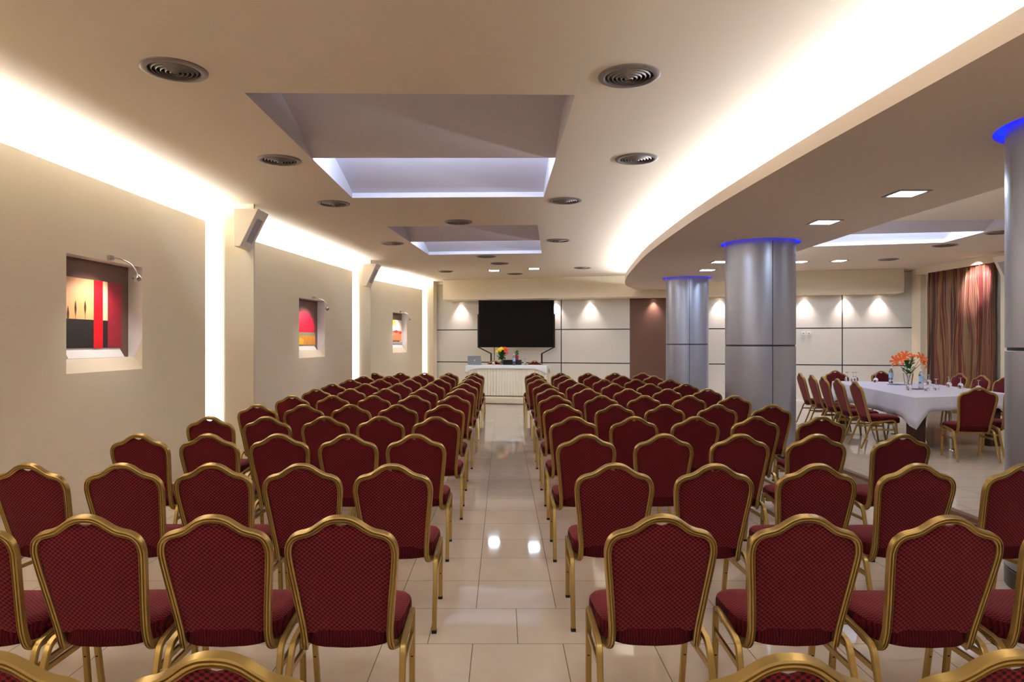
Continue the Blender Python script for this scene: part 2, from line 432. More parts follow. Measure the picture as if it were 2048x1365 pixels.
# picture-wall: three panels, slots between them
PAN = [(Vector((-3.99, -3.2)), Vector((-3.70, 8.50)), 5.89, 7.08), (Vector((-3.83, 9.10)), Vector((-3.19, 14.50)), 11.78, 12.96), (Vector((-3.20, 16.2)), Vector((-2.30, 19.60)), 17.60, 18.50)]
PT = 3.09
ART = []
for k, (A, B, y0, y1) in enumerate(PAN):
    u = (B-A).normalized(); n = Vector((-u.y, u.x)); L = (B-A).length
    s0 = (y0-A.y)/u.y; s1 = (y1-A.y)/u.y
    def P(s, d, z): q = A+u*s+n*d; return (q.x, q.y, z)
    zt, zb, zi, T, D = 2.354, 1.305, 1.43, 0.10, 0.15
    m = MB()
    for sa, sb_, za, zb_ in ((0, s0, 0, PT), (s1, L, 0, PT), (s0, s1, 0, zb), (s0, s1, zt, PT)):
        m.quad(P(sa, 0, za), P(sb_, 0, za), P(sb_, 0, zb_), P(sa, 0, zb_))
    m.quad(P(L, 0, 0), P(L, T, 0), P(L, T, PT), P(L, 0, PT)); m.quad(P(0, 0, 0), P(0, T, 0), P(0, T, PT), P(0, 0, PT))
    m.quad(P(0, 0, PT), P(L, 0, PT), P(L, T, PT), P(0, T, PT))
    for sa, sb_, za, zb_ in ((0, s0, 0, PT), (s1, L, 0, PT), (s0, s1, 0, zb), (s0, s1, zt, PT)):
        m.quad(P(sa, T, za), P(sb_, T, za), P(sb_, T, zb_), P(sa, T, zb_))
    # sloping sill; wall-coloured triangle paints the unlit corner of the jamb
    m.quad(P(s0, 0, zb), P(s1, 0, zb), P(s1, 0.085, zi), P(s0, 0.085, zi))
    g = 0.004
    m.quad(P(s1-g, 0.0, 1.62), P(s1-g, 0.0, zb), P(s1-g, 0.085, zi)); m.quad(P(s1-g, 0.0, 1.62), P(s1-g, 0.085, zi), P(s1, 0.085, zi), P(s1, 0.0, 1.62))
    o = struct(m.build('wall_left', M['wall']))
    m = MB()
    m.quad(P(s0, 0, zt), P(s1, 0, zt), P(s1, D, zt), P(s0, D, zt))
    m.quad(P(s0, 0, zb), P(s0, D, zb), P(s0, D, zt), P(s0, 0, zt)); m.quad(P(s1, 0, zb), P(s1, D, zb), P(s1, D, zt), P(s1, 0, zt))
    m.quad(P(s0, 0.085, zi), P(s1, 0.085, zi), P(s1, D, zi), P(s0, D, zi))
    m.build('niche_lining', M['niche'], o)
    m = MB(); m.quad(P(s0, D, zi-0.1), P(s1, D, zi-0.1), P(s1, D, zt), P(s0, D, zt)); m.build('niche_back', M['brown'], o)
    sc = (s0+s1)/2
    m = MB(); w = 0.43
    m.add([P(sc-w, 0.09, zi+0.002), P(sc+w, 0.09, zi+0.002), P(sc+w, D-0.004, zi+0.095), P(sc-w, D-0.004, zi+0.095), P(sc-w, D-0.004, zi+0.002), P(sc+w, D-0.004, zi+0.002)],
          [(0, 1, 2, 3), (0, 3, 4), (1, 5, 2), (0, 4, 5, 1)])
    m.build('niche_light_pool', M['niche'], o)  # pale sloping board stands in for the pool of light under the painting
    ART.append((A, u, n, sc, s0, s1))
    # cove tube above, slot tube at the far end
    mid = A+u*(L/2)+n*0.20
    area_light('cove_tube', (mid.x, mid.y, 3.05), (0.10*u.y, -0.10*u.x, 1), L-0.1, 0.07, 16.0*L, (0.90, 0.955, 1.0), (u.x, u.y, 0))
    e = B-u*0.2+n*(T+0.06)
    hm = MB(); h0 = B-u*0.28+n*(T+0.095); h1 = B+u*0.30+n*(T+0.095)
    hm.quad((h0.x, h0.y, 0), (h1.x, h1.y, 0), (h1.x, h1.y, 3.03), (h0.x, h0.y, 3.03)); h2 = B-u*0.28+n*(T+0.002)
    hm.quad((h0.x, h0.y, 0), (h2.x, h2.y, 0), (h2.x, h2.y, 3.03), (h0.x, h0.y, 3.03)); hm.build('added_light_shield', M['groove'], o)  # unseen dark shield, added to keep slot light off the column face
    area_light('slot_tube', (e.x, e.y, 1.52), (u.x, u.y, 0), 0.05, 2.95, 30, (0.90, 0.955, 1.0), (n.x, n.y, 0))
# outer wall behind the panels
ow = MB(); pts = [(-4.25, -3.2), (-4.12, 9.3), (-3.62, 14.9), (-3.45, 16.4), (-2.62, 20.0), (-2.62, 21.0)]
for a, b in zip(pts, pts[1:]): ow.quad((a[0], a[1], 0), (b[0], b[1], 0), (b[0], b[1], ZC), (a[0], a[1], ZC))
struct(ow.build('wall_left_outer', M['wall']))
# square columns between the panels and the white slot backs
def colbox(name, x0, x1, y, dpt, ang=0.0):
    m = MB(); cx = (x0+x1)/2; R = Matrix.Rotation(ang, 3, 'Z'); c = Vector((cx, y, 0)) + R @ Vector((0, dpt/2, 0))
    m.box((c.x, c.y, ZC/2), (x1-x0, dpt, ZC), ang); return struct(m.build(name, M['wall']))
colbox('wall_column', -3.545, -3.18, 8.72, 0.05); colbox('wall_slot', -4.15, -3.53, 8.90, 0.15)
colbox('wall_column', -3.02, -2.835, 14.68, 0.06, -0.08); colbox('wall_slot', -3.75, -3.0, 14.86, 0.15, -0.08)
colbox('wall_column', -2.127, -2.0, 19.76, 0.35, -0.2); colbox('wall_slot', -2.75, -2.08, 19.95, 0.15, -0.2)

# stage wall: dark backing, fabric panels with grooves, brown panel
bw = MB(); a = (-2.4, wy(-2.4)); b = (10.4, wy(10.4))
bw.prism([(a[0]+ND.x*0.02, a[1]+ND.y*0.02), (b[0]+ND.x*0.02, b[1]+ND.y*0.02), (b[0]+ND.x*0.2, b[1]+ND.y*0.2), (a[0]+ND.x*0.2, a[1]+ND.y*0.2)], 0, ZC)
BW = struct(bw.build('wall_back', M['groove']))
def wallpanel(x0, x1, z0, z1, m_, nm):
    m = MB(); g = 0.014
    cx = (x0+x1)/2; c = Vector((cx, wy(cx), (z0+z1)/2)) + ND*0.014
    m.box(c, ((x1-x0)/UD.x-2*g, 0.028, z1-z0-2*g), ANG); return m.build(nm, m_, BW)
for x0, x1 in ((-2.2, 1.65), (1.65, 3.50), (4.52, 8.62), (8.62, 10.25)):
    for z0, z1 in ((0.0, 1.0), (1.0, 1.94), (1.94, ZC)): wallpanel(x0, x1, z0, z1, M['fabwall'], 'wall_panel')
wallpanel(3.48, 4.54, 0, ZC, M['darkpanel'], 'brown_wall_panel')
# beam above the stage
bm_ = MB(); x0, x1 = -1.69, 9.62
dv = ND*((wy(0)-sy(0))*UD.x - 0.001)
bm_.prism([(x0, sy(x0)), (x1, sy(x1)), (x1+dv.x, sy(x1)+dv.y), (x0+dv.x, sy(x0)+dv.y)], 2.78, ZC)
struct(bm_.build('ceiling_beam', M['wall'], bevel=0.006))
tr = MB(); p0 = Vector((-1.95, wy(-1.95), 0)) - ND*0.06; tr.box((p0.x, p0.y, ZC-0.04), (0.5, 0.12, 0.08), ANG); struct(tr.build('trim_3', M['wall']))
# window wall with pelmet, wall behind the camera
rw = MB(); rw.box((10.25, 6.9, ZC/2), (0.2, 20.2, ZC)); struct(rw.build('wall_right', M['wall']))
rw = MB(); rw.box((3.1, -3.25, ZC/2), (15, 0.1, ZC)); struct(rw.build('wall_front', M['wall']))
tr = MB(); tr.box((10.03, 14.85, 3.275), (0.26, 3.1, 0.15)); struct(tr.build('trim_4', M['wall'], bevel=0.005))
tr = MB(); tr.box((10.07, 13.2, ZC/2), (0.22, 0.9, ZC)); struct(tr.build('wall_right_pier', M['wall']))
tr = MB(); tr.box((10.1, 16.55, ZC/2), (0.14, 0.35, ZC)); struct(tr.build('trim_5', M['wall']))

# ------------------------------------------------------------------ banquet chair
PROF = [(-.016, -.0085), (-.0095, -.0068), (-.0095, -.0045), (-.0155, -.0025), (-.0155, .0025), (-.0095, .0045), (-.0095, .0068), (-.016, .0085), (-.0125, .013), (.012, .013), (.016, .009), (.016, -.009), (.012, -.013), (-.0125, -.013)]
PROF = [(-a, b) for a, b in PROF]
LEGP = [(a*0.78, b*0.86) for a, b in PROF]
def fback(z): s = max(0.0, (0.918-z)/0.5); return 0.13*s**1.12
def make_chair():
    t = thing('banquet_chair', 'x', 'chair')
    # gold back frame
    half = [(0, .905), (.03, .902), (.058, .891), (.084, .873), (.108, .857), (.133, .847), (.158, .841), (.18, .830), (.197, .809), (.2045, .78), (.205, .755), (.200, .70), (.191, .62), (.182, .54), (.175, .47), (.171, .42)]
    hp = [(x, fback(z), z) for x, z in half] + [(.172, .150, .365), (.178, .172, .347), (.192, .205, .345), (.205, .245, .360), (.210, .275, .373)]
    right = smooth_path(hp, 4); left = [Vector((-p.x, p.y, p.z)) for p in reversed(right[1:])]
    m = MB(); m.sweep(left+right, PROF, (0, -0.97, -0.22)); m.build('back_frame', M['gold'], t, smooth=28)
    # upholstered back
    U, V = 24, 16
    def hw(z):
        pts = [(x, zz) for x, zz in half if zz <= .79]
        for (xa, za), (xb, zb) in zip(pts, pts[1:]):
            if zb <= z <= za: return xa+(xb-xa)*(za-z)/(za-zb) - .009
        return pts[-1][0]-.009 if z < .5 else .194
    def ztop(x):
        x = abs(x); pts = [(a, b) for a, b in half if b >= .78]
        z = pts[-1][1]
        for (xa, za), (xb, zb) in zip(pts, pts[1:]):
            if xa <= x <= xb: z = za+(zb-za)*(x-xa)/(xb-xa); break
        z -= .008
        if x < .048: z -= .024*(0.5+0.5*math.cos(PI*x/.048))
        return z
    zb = .418; front = []; rear = []
    for j in range(V+1):
        w = j/V
        for i in range(U+1):
            u = -1+2*i/U; zt = ztop(u*.194); z = zb+(zt-zb)*w; x = u*hw(z)
            if w > .85: x = u*(hw(zb+(ztop(0.19)-zb)*.99)*(w-.85)/.15 + hw(z)*(1-(w-.85)/.15))
            e = (1-abs(u)**5)*(1-abs(2*w-1)**7)
            y = fback(z)
            rear.append((x, y-.004-.010*e, z)); front.append((x, y+.006+.026*e, z))
    m = MB(); n = (U+1)*(V+1); fs = []
    for j in range(V):
        for i in range(U):
            a = j*(U+1)+i; fs.append((a, a+1, a+U+2, a+U+1)); fs.append((n+a, n+a+U+1, n+a+U+2, n+a+1))
    for i in range(U):
        fs.append((i, n+i, n+i+1, i+1)); a = V*(U+1)+i; fs.append((a, a+1, n+a+1, n+a))
    for j in range(V):
        a = j*(U+1); fs.append((a, a+U+1, n+a+U+1, n+a)); a += U; fs.append((a, n+a, n+a+U+1, a+U+1))
    m.add(rear+front, fs); m.build('backrest', M['fabric'], t, smooth=50)
    # seat cushion
    m = MB(); seg = 40; prof = [(.90, .362), (.985, .366), (1, .378), (1, .418), (.985, .434), (.93, .448), (.8, .456), (.5, .461), (.2, .463)]
    vs = []; fs = []
    for sc_, z in prof:
        for k in range(seg):
            a = 2*PI*k/seg; ca, sa = math.cos(a), math.sin(a)
            ex = 2/5.5; x = abs(ca)**ex*(1 if ca > 0 else -1); y = abs(sa)**ex*(1 if sa > 0 else -1)
            wid = .213 + .012*y - (.030 if y < -.6 else 0)*(-y-.6)/.4
            vs.append((x*wid*sc_, .316+y*.213*sc_ + (0.030*abs(x)**2 if y < 0 else 0), z))
    for i in range(len(prof)-1):
        for k in range(seg):
            a, b = i*seg+k, i*seg+(k+1) % seg; fs.append((a, b, b+seg, a+seg))
    fs.append(tuple(reversed(range(seg)))); fs.append(tuple(range((len(prof)-1)*seg, len(prof)*seg)))
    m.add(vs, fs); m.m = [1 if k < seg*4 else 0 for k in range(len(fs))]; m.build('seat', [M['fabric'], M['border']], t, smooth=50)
    # rails
    m = MB()
    for sx in (-1, 1): m.sweep([(sx*.222, .20, .374), (sx*.222, .30, .386), (sx*.222, .375, .395)], LEGP, (sx, 0, 0))
    for y, z in ((.22, .352), (.40, .352)): m.box((0, y, z), (.43, .022, .018))
    m.build('seat_frame', M['gold'], t, smooth=40)
    for sx in (-1, 1):
        pr = smooth_path([(sx*.222, .215, .376), (sx*.222, .165, .368), (sx*.222, .135, .350), (sx*.223, .118, .315)], 4)+[Vector((sx*.226, .07, .18)), Vector((sx*.229, .003, .012))]
        pf = smooth_path([(sx*.222, .36, .394), (sx*.222, .405, .397), (sx*.222, .434, .386), (sx*.221, .446, .355)], 4)+[Vector((sx*.217, .47, .19)), Vector((sx*.213, .497, .012))]
        for path, front_ in ((pr, False), (pf, True)):
            m = MB(); m.sweep(path, LEGP, (sx, 0, 0))
            if front_:
                for z in (.27, .17):
                    y = .446+(.355-z)/.343*.051-.0118
                    m.disc((sx*.2175, y, z), .0062, 10, 1, Matrix.Rotation(PI/2-.15, 3, 'X'))
            leg = m.build('leg', [M['gold'], M['cap']], t, smooth=40)
            e = path[-1]; m = MB(); m.box((e.x, e.y+(.0015 if front_ else -.002), .0085), (.026, .027, .017)); m.build('foot_cap', M['cap'], leg)
        m = MB(); m.sweep([(sx*.222, .105, .275), (sx*.219, .458, .275)], [(.006, -.011), (.006, .011), (-.006, .011), (-.006, -.011)], (sx, 0, 0)); m.build('stretcher', M['gold'], t)
    return t
CH = make_chair(); used = [False]
def place(x, y, z, rz, label, group, far=False):
    if not used[0]:
        used[0] = True; CH.location = (x, y, z); CH.rotation_euler = (0, 0, rz); CH['label'] = label; CH['group'] = group; return CH
    return dup(CH, (x, y, z), rz, label, group, ('foot_cap',) if far else ())
ORD = 'zeroth first second third fourth fifth sixth seventh eighth ninth tenth eleventh twelfth'.split()
ROWY = [1.45, 2.61, 3.72, 4.92, 6.09, 7.27, 8.50, 9.75, 10.97, 12.25, 13.55, 14.85]
LX = {0: [-.614, -1.10], 1: [-.62, -1.11, -1.60, -2.09], 2: [-.60, -1.098, -1.589, -2.085, -2.60], 3: [-.627, -1.119, -1.62, -2.13, -2.635], 4: [-.596, -1.095, -1.589, -2.107, -2.62],
      5: [-.62, -1.118, -1.62, -2.12, -2.62], 6: [-.612, -1.11, -1.608, -2.12, -2.62], 7: [-.605, -1.14, -1.67, -2.17, -2.66], 8: [-.61, -1.14, -1.67, -2.20, -2.73],
      9: [-.60, -1.14, -1.67, -2.20, -2.73], 10: [-.60, -1.14, -1.69, -2.25, -2.76], 11: [-.61, -1.17, -1.70, -2.22, -2.78]}
RX = {0: [.609, 1.10], 1: [.614, 1.171, 1.706, 2.23], 2: [.616, 1.158, 1.719, 2.27, 2.85], 3: [.606, 1.17, 1.72, 2.27, 2.89], 4: [.636, 1.176, 1.726, 2.27, 2.857],
      5: [.646, 1.203, 1.734, 2.295, 2.875], 6: [.66, 1.236, 1.77, 2.33, 2.89], 7: [.69, 1.22, 1.80, 2.36, 2.93], 8: [.70, 1.235, 1.80, 2.37, 2.95],
      9: [.66, 1.21, 1.83, 2.40, 3.0], 10: [.675, 1.22, 1.82, 2.39, 3.0], 11: [.70, 1.27, 1.86, 2.45, 3.05]}
rnd = random.Random(3)
ROT = {('L', 2, 4): -4.5, ('L', 3, 4): -2.2, ('L', 3, 3): -1.5, ('L', 4, 4): -1.5, ('L', 1, 0): 0.5, ('R', 1, 0): 1.0, ('R', 3, 4): 3, ('R', 2, 4): 4, ('R', 1, 1): -1, ('L', 2, 3): -1, ('L', 2, 2): -0.5}
for r in range(12):
    for side, X in (('L', LX), ('R', RX)):
        for c, x in enumerate(X[r]):
            ang = ROT.get((side, r, c), rnd.uniform(-1.2, 1.2))
            pos = 'on the aisle' if c == 0 else ORD[c+1]+' from the aisle'
            blk = 'picture-wall block' if side == 'L' else 'pillar block'
            lab = 'red banquet chair, %s, %s row from the stage, %s' % (blk, ORD[12-r], pos)
            place(x, ROWY[r]+rnd.uniform(-.012, .012), 0, math.radians(ang), lab, 'red banquet chairs in rows, '+blk, r >= 7)

# ------------------------------------------------------------------ ceiling fittings
def make_vent():
    t = thing('ceiling_vent', 'x', 'vent')
    m = MB(); m.lathe([(.205, 0), (.205, -.006), (.195, -.012), (.168, -.016), (.160, -.012), (.158, 0)], seg=40); m.build('rim', M['vent'], t, smooth=40)
    m = MB()
    for k in range(5):
        r = .150-.028*k; d = -.012-.003*k
        m.lathe([(r-.004, d+.014), (r-.014, d-.004), (r-.017, d-.003), (r-.007, d+.016)], seg=36)
    m.lathe([(.022, -.018), (.014, -.024), (0.0005, -.026)], seg=24)
    m.build('louvre_rings', M['vent'], t, smooth=40)
    m = MB(); m.disc((0, 0, -.0015), .16, 36); m.build('backing', M['ventdark'], t)
    return t
VT = make_vent()
vents = [((-2.13, 4.43), 'round ceiling vent nearest the camera on the picture-wall side'), ((-2.16, 6.62), 'round ceiling vent second from the camera on the picture-wall side'),
         ((-2.15, 8.69), 'round ceiling vent third from the camera on the picture-wall side'), ((-1.97, 12.2), 'round ceiling vent beside the second coffer, picture-wall side'),
         ((-1.43, 17.0), 'round ceiling vent nearest the stage on the picture-wall side'),
         ((.84, 4.53), 'round ceiling vent nearest the camera, between coffer and curved cove'), ((1.29, 6.57), 'round ceiling vent by the bright cove, second from the camera'),
         ((.786, 8.51), 'round ceiling vent just past the big coffer, cove side'), ((.97, 11.84), 'round ceiling vent beside the second coffer, cove side'),
         ((1.9, 16.2), 'round ceiling vent near the end of the curved cove'), ((-.647, 10.03), 'round ceiling vent between the two coffers'),
         ((-.336, 14.05), 'round ceiling vent at the far edge of the second coffer'), ((-.067, 15.3), 'round ceiling vent just before the two square lamps'),
         ((.32, 17.6), 'round ceiling vent between the square lamps and the stage beam'),
         ((8.23, 14.55), 'round ceiling vent nearest the curtain corner in the side room'), ((8.07, 12.45), 'round ceiling vent by the side room coffer corner'), ((8.0, 10.98), 'round ceiling vent beside the side room coffer, next to the near pillar')]
for i, ((x, y), lab) in enumerate(vents):
    if i == 0: VT.location = (x, y, ZC); VT['label'] = lab; VT['group'] = 'round ceiling vents'
    else: dup(VT, (x, y, ZC), rnd.uniform(0, 1), lab, 'round ceiling vents')
def make_lamp():
    t = thing('ceiling_lamp', 'x', 'ceiling light')
    m = MB(); a, b = .15, .118
    for s, d in ((1, 0), (-1, 0), (0, 1), (0, -1)):
        pass
    A = [(-a, -a), (a, -a), (a, a), (-a, a)]; B = [(-b, -b), (b, -b), (b, b), (-b, b)]
    for i in range(4):
        p, q, r_, s_ = A[i], A[(i+1) % 4], B[(i+1) % 4], B[i]
        m.quad((*p, -.008), (*q, -.008), (*r_, -.008), (*s_, -.008)); m.quad((*p, 0), (*q, 0), (*q, -.008), (*p, -.008)); m.quad((*s_, -.008), (*r_, -.008), (*r_, -.001), (*s_, -.001))
    m.build('frame', M['lampframe'], t)
    m = MB(); m.quad(*[(x, y, -.004) for x, y in reversed(B)]); m.build('diffuser', M['lamp'], t)
    return t
LP = make_lamp()
lamps = [((3.74, 6.32, ZS), 'square ceiling lamp in the lowered ceiling, nearest the camera'), ((3.69, 7.82, ZS), 'square ceiling lamp in the lowered ceiling, second from the camera'),
         ((3.73, 11.7, ZS), 'square ceiling lamp peeking out behind the middle pillar'), ((3.90, 13.0, ZS), 'square ceiling lamp just before the farthest pillar'),
         ((-.21, 16.8, ZC), 'square ceiling lamp before the stage, the one nearer the pictures'), ((.757, 16.4, ZC), 'square ceiling lamp before the stage, the one nearer the pillars'),
         ((6.54, 15.0, ZC), 'square ceiling lamp beside the middle pillar in the side room'), ((7.3, 14.8, ZC), 'square ceiling lamp farther from the middle pillar in the side room'),
         ((3.7, 2.4, ZS), 'square ceiling lamp in the lowered ceiling beside the near pillar'), ((3.75, -1.0, ZS), 'square ceiling lamp at the rear of the lowered ceiling'),
         ((7.2, 7.2, ZC), 'square ceiling lamp over the near end of the side room'), ((8.9, 7.2, ZC), 'square ceiling lamp over the near end by the window wall'),
         ((-0.9, 1.2, ZC), 'added unseen square lamp above the last row, picture-wall side'), ((0.9, 1.2, ZC), 'added unseen square lamp above the last row, pillar side'),
         ((-0.9, -1.6, ZC), 'added unseen square lamp behind the last row, picture-wall side'), ((0.9, -1.6, ZC), 'added unseen square lamp behind the last row, pillar side')]  # last four lamps are added out of view to light the chair backs
for i, (p, lab) in enumerate(lamps):
    if i == 0: LP.location = p; LP['label'] = lab; LP['group'] = 'square ceiling lamps'
    else: dup(LP, p, 0, lab, 'square ceiling lamps')
# wall washers under the stage beam
SPX = [(-1.2, 'under the beam near the picture wall corner'), (-.30, 'over the black screen, first of three'), (.62, 'over the black screen, middle of three'), (1.50, 'at the screen edge nearest the pillars'),
       (2.44, 'over the pale panel beside the screen'), (4.1, 'over the brown wall panel'), (5.75, 'between the two far pillars'), (6.75, 'hidden behind the middle pillar'),
       (7.76, 'right beside the middle pillar'), (8.66, 'over the dark joint of the side room panels'), (9.42, 'at the end of the beam by the curtain')]
SP0 = None
for i, (x, lab) in enumerate(SPX):
    q = Vector((x, wy(x), 0)) - ND*0.10
    if SP0 is None:
        SP0 = thing('recessed_spotlight', 'x', 'spotlight', (q.x, q.y, 2.78)); SP0['group'] = 'spotlights under the stage beam'; SP0['label'] = 'small round spotlight '+lab
        m = MB(); m.lathe([(.045, 0), (.045, -.006), (.034, -.010), (.032, -.001)], seg=24); m.build('ring', M['chrome'], SP0, smooth=40)
        m = MB(); m.disc((0, 0, -.003), .032, 20, 0, Matrix.Rotation(PI, 3, 'X')); m.build('lamp_face', M['spotlamp'], SP0)
    else: dup(SP0, (q.x, q.y, 2.78), 0, 'small round spotlight '+lab)
    t_ = q + ND*0.06
    spot_light('washer', (q.x, q.y, 2.76), (t_.x, t_.y, 1.9), 28, 84, 1.0, (1, .84, .80))

# ------------------------------------------------------------------ paintings with picture lamps
def pm(name, rgb, n=0.12, s=8): return mat(name, rgb, 0.5, noise=n, nscale=s)
P1 = [pm('peach_paint', (232, 172, 112)), pm('scarlet_paint', (226, 6, 28)), pm('crimson_paint', (150, 22, 44), .3, 12), pm('black_paint', (34, 28, 26), .4, 14), pm('pale_peach_paint', (240, 200, 160)), pm('dark_brown_paint', (66, 40, 22)), M['niche']]
P2 = [pm('dusky_brown_paint', (120, 62, 58)), pm('red_cloud_paint', (206, 20, 54), .2, 6), pm('grey_green_paint', (140, 140, 110), .4, 30), pm('orange_ground_paint', (226, 150, 60), .2, 10), pm('yellow_patch_paint', (240, 190, 50)), M['niche']]
P3 = [pm('pale_sky_paint', (228, 208, 196), .1), pm('lemon_paint', (226, 200, 50)), pm('poppy_paint', (206, 44, 36), .2, 30), pm('salmon_paint', (232, 130, 90), .25, 20), pm('dark_band_paint', (74, 50, 50), .3, 20), pm('grey_base_paint', (180, 166, 160), .2), M['niche']]
def paint(name, label, k, mats, shapes):
    A, u, n, sc, s0, s1 = ART[k]
    W, H, z0, d = 0.86, 0.64, 1.53, 0.135
    o = A+u*(sc-W/2)+n*(0.15-0.003)
    root = thing(name, label, 'painting', (o.x, o.y, z0), math.atan2(u.y, u.x))
    m = MB()       # local: x along wall, y into wall, z up
    m.box((W/2, -.011, H/2), (W, .02, H), mi=len(mats)-1)
    for i, (mi, pts) in enumerate(shapes):
        m.quad(*[(a*W, -.0215-.0002*i, b*H) for a, b in pts], mi=mi)
    m.build('canvas', mats, root)
    # picture lamp
    q = A+u*(sc+0.02)
    lam = thing('picture_lamp', ['chrome picture lamp above the painting with red stripes', 'chrome picture lamp above the red cloud painting', 'chrome picture lamp above the poppy painting by the stage'][k], 'picture lamp', (q.x, q.y, 2.39), math.atan2(u.y, u.x), 'picture lamps')
    m = MB(); m.box((0, -.015, 0), (.07, .03, .035)); m.build('wall_mount', M['lampframe'], lam)
    m = MB(); m.tube(smooth_path([(0, -.03, 0), (.0, -.12, -.02), (-.01, -.22, -.07), (-.02, -.27, -.13), (-.02, -.29, -.17)], 4), .006); m.build('arm', M['chrome'], lam, smooth=50)
    R = Matrix.Rotation(-math.radians(125), 3, 'X')
    m = MB(); m.lathe([(.002, -.03), (.03, -.025), (.038, 0), (.034, .03), (.032, .03), (.030, .012)], (-.02, -.285, -.20), 20, M=R); m.build('lamp_head', M['chrome'], lam, smooth=50)
    m = MB(); m.disc((-.02, -.285, -.20), .029, 16, M=Matrix.Rotation(-math.radians(125), 3, 'X')); m.build('lamp_face', M['spotlamp'], lam)
    h = A+u*sc-n*0.24
    tg = A+u*(sc-.05)+n*0.15
    spot_light('picture_spot', (h.x, h.y, 2.17), (tg.x, tg.y, 1.72), 9, 120, 0.7, (1, .92, .88), .03)
def leafshape(cx, cz, w, h): return [(cx, cz-h), (cx+w*.8, cz-h*.3), (cx+w, cz+.1*h), (cx+w*.5, cz+h*.65), (cx, cz+h), (cx-w*.5, cz+h*.65), (cx-w, cz+.1*h), (cx-w*.8, cz-h*.3)]
R_ = lambda a, b, c, d: [(a, c), (b, c), (b, d), (a, d)]
paint('painting', 'abstract painting with a scarlet stripe and black ground in the nearest niche', 0, P1,
      [(0, R_(0, .74, .4, 1)), (3, R_(0, .74, 0, .41)), (1, R_(.48, .645, -.01, 1)), (4, R_(.645, .735, .41, 1)), (2, R_(.735, 1, 0, 1)), (5, leafshape(.17, .56, .018, .12)), (5, leafshape(.33, .58, .018, .11)), (5, leafshape(.05, .47, .018, .12)), (5, R_(.168, .172, .41, .5)), (5, R_(.328, .332, .41, .5))])
paint('painting', 'painting of a red cloud over orange ground in the middle niche', 1, P2,
      [(0, R_(0, 1, .0, 1)), (1, [(0, .33), (.95, .36), (.97, .55), (.85, .74), (.6, .90), (.35, .96), (.1, .9), (0, .82)]), (2, R_(0, 1, .26, .36)), (3, R_(0, 1, 0, .27)), (4, [(.05, .03), (.35, .02), (.4, .16), (.2, .22), (.04, .15)])])
paint('painting', 'painting of poppies under a pale sky in the niche nearest the stage', 2, P3,
      [(0, R_(0, 1, 0, 1)), (1, R_(.1, .5, .78, 1)), (3, R_(.05, .95, .14, .55)), (2, leafshape(.2, .5, .17, .07)), (2, leafshape(.55, .52, .2, .07)), (2, leafshape(.85, .48, .13, .07)), (4, R_(.03, .8, .1, .15)), (5, R_(0, 1, 0, .09))])

# ------------------------------------------------------------------ wedge loudspeakers
def speaker(loc, rz, label, sc=1.0, mirror=1):
    t = thing('wall_speaker', label, 'speaker', loc, rz, 'wedge loudspeakers')
    x0, xt, xb, zt, zb, d = 0.0, .30*mirror, .075*mirror, 0.0, -.46, .38
    m = MB()
    P = [(x0, zt), (xt, zt), (xb, zb), (x0, zb)]
    m.add([(a*sc, 0, b*sc) for a, b in P]+[(a*sc, d*sc, b*sc) for a, b in P], [(0, 1, 2, 3), (7, 6, 5, 4), (0, 4, 5, 1), (1, 5, 6, 2), (2, 6, 7, 3), (3, 7, 4, 0)])
    m.build('casing', M['plastic'], t, bevel=.006)
    m = MB(); nv = Vector((-(zb-zt), 0, (xb-xt)))*mirror; nv = Vector((abs(nv.x)*mirror, 0, -abs(xb-xt))).normalized()
    def q(s, w): return Vector((xt+(xb-xt)*s, d*w, zt+(zb-zt)*s))*sc + nv*.004
    m.quad(q(.22, .28), q(.22, .78), q(.84, .78), q(.84, .28))
    m.build('grille', M['grille'], t)
speaker((-3.285, 8.34, 3.215), 0, 'cream wedge loudspeaker on the first wall column from the camera')
speaker((-2.93, 14.29, 3.225), -.08, 'cream wedge loudspeaker on the wall column between middle and far paintings')
speaker((9.98, 13.05, 3.26), 0, 'cream wedge loudspeaker beside the striped curtain', 1.1, -1)

# ------------------------------------------------------------------ curtain
m = MB(); n = 160; vs = []; zs = [0.13, .8, 1.6, 2.4, 2.9, 3.2]
rc = random.Random(5); ph = [rc.uniform(0, 6) for _ in range(6)]
def fold(s, z): return .035*math.sin(s*2*PI*16+ph[0]+.6*math.sin(s*9)) + .018*math.sin(s*2*PI*37+ph[1]) + .02*math.sin(s*2*PI*5+ph[2]+z*.25)
for z in zs:
    for i in range(n+1):
        s = i/n; vs.append((9.99+fold(s, z)*(1.1 if z < 3 else .8), 13.82+2.13*s + .01*math.sin(z*3+s*20), z))
fs = []
for j in range(len(zs)-1):
    for i in range(n): a = j*(n+1)+i; fs.append((a, a+1, a+n+2, a+n+1))
m.add(vs, fs); cu = m.build('curtain', M['curtain'], smooth=60)
at = cu.data.attributes.new('width_along', 'FLOAT', 'POINT')
for j in range(len(zs)):
    for i in range(n+1): at.data[j*(n+1)+i].value = i/n*4.0 + .03*math.sin(zs[j]*2+i*.1)
sd = cu.modifiers.new('thickness', 'SOLIDIFY'); sd.thickness = .004
tag(cu, 'brown, red and gold striped curtain hanging at the window wall', 'curtain')
spot_light('curtain_spot', (9.35, 14.0, 3.32), (10.0, 14.3, 2.85), 70, 56, .5, (1, .80, .95))

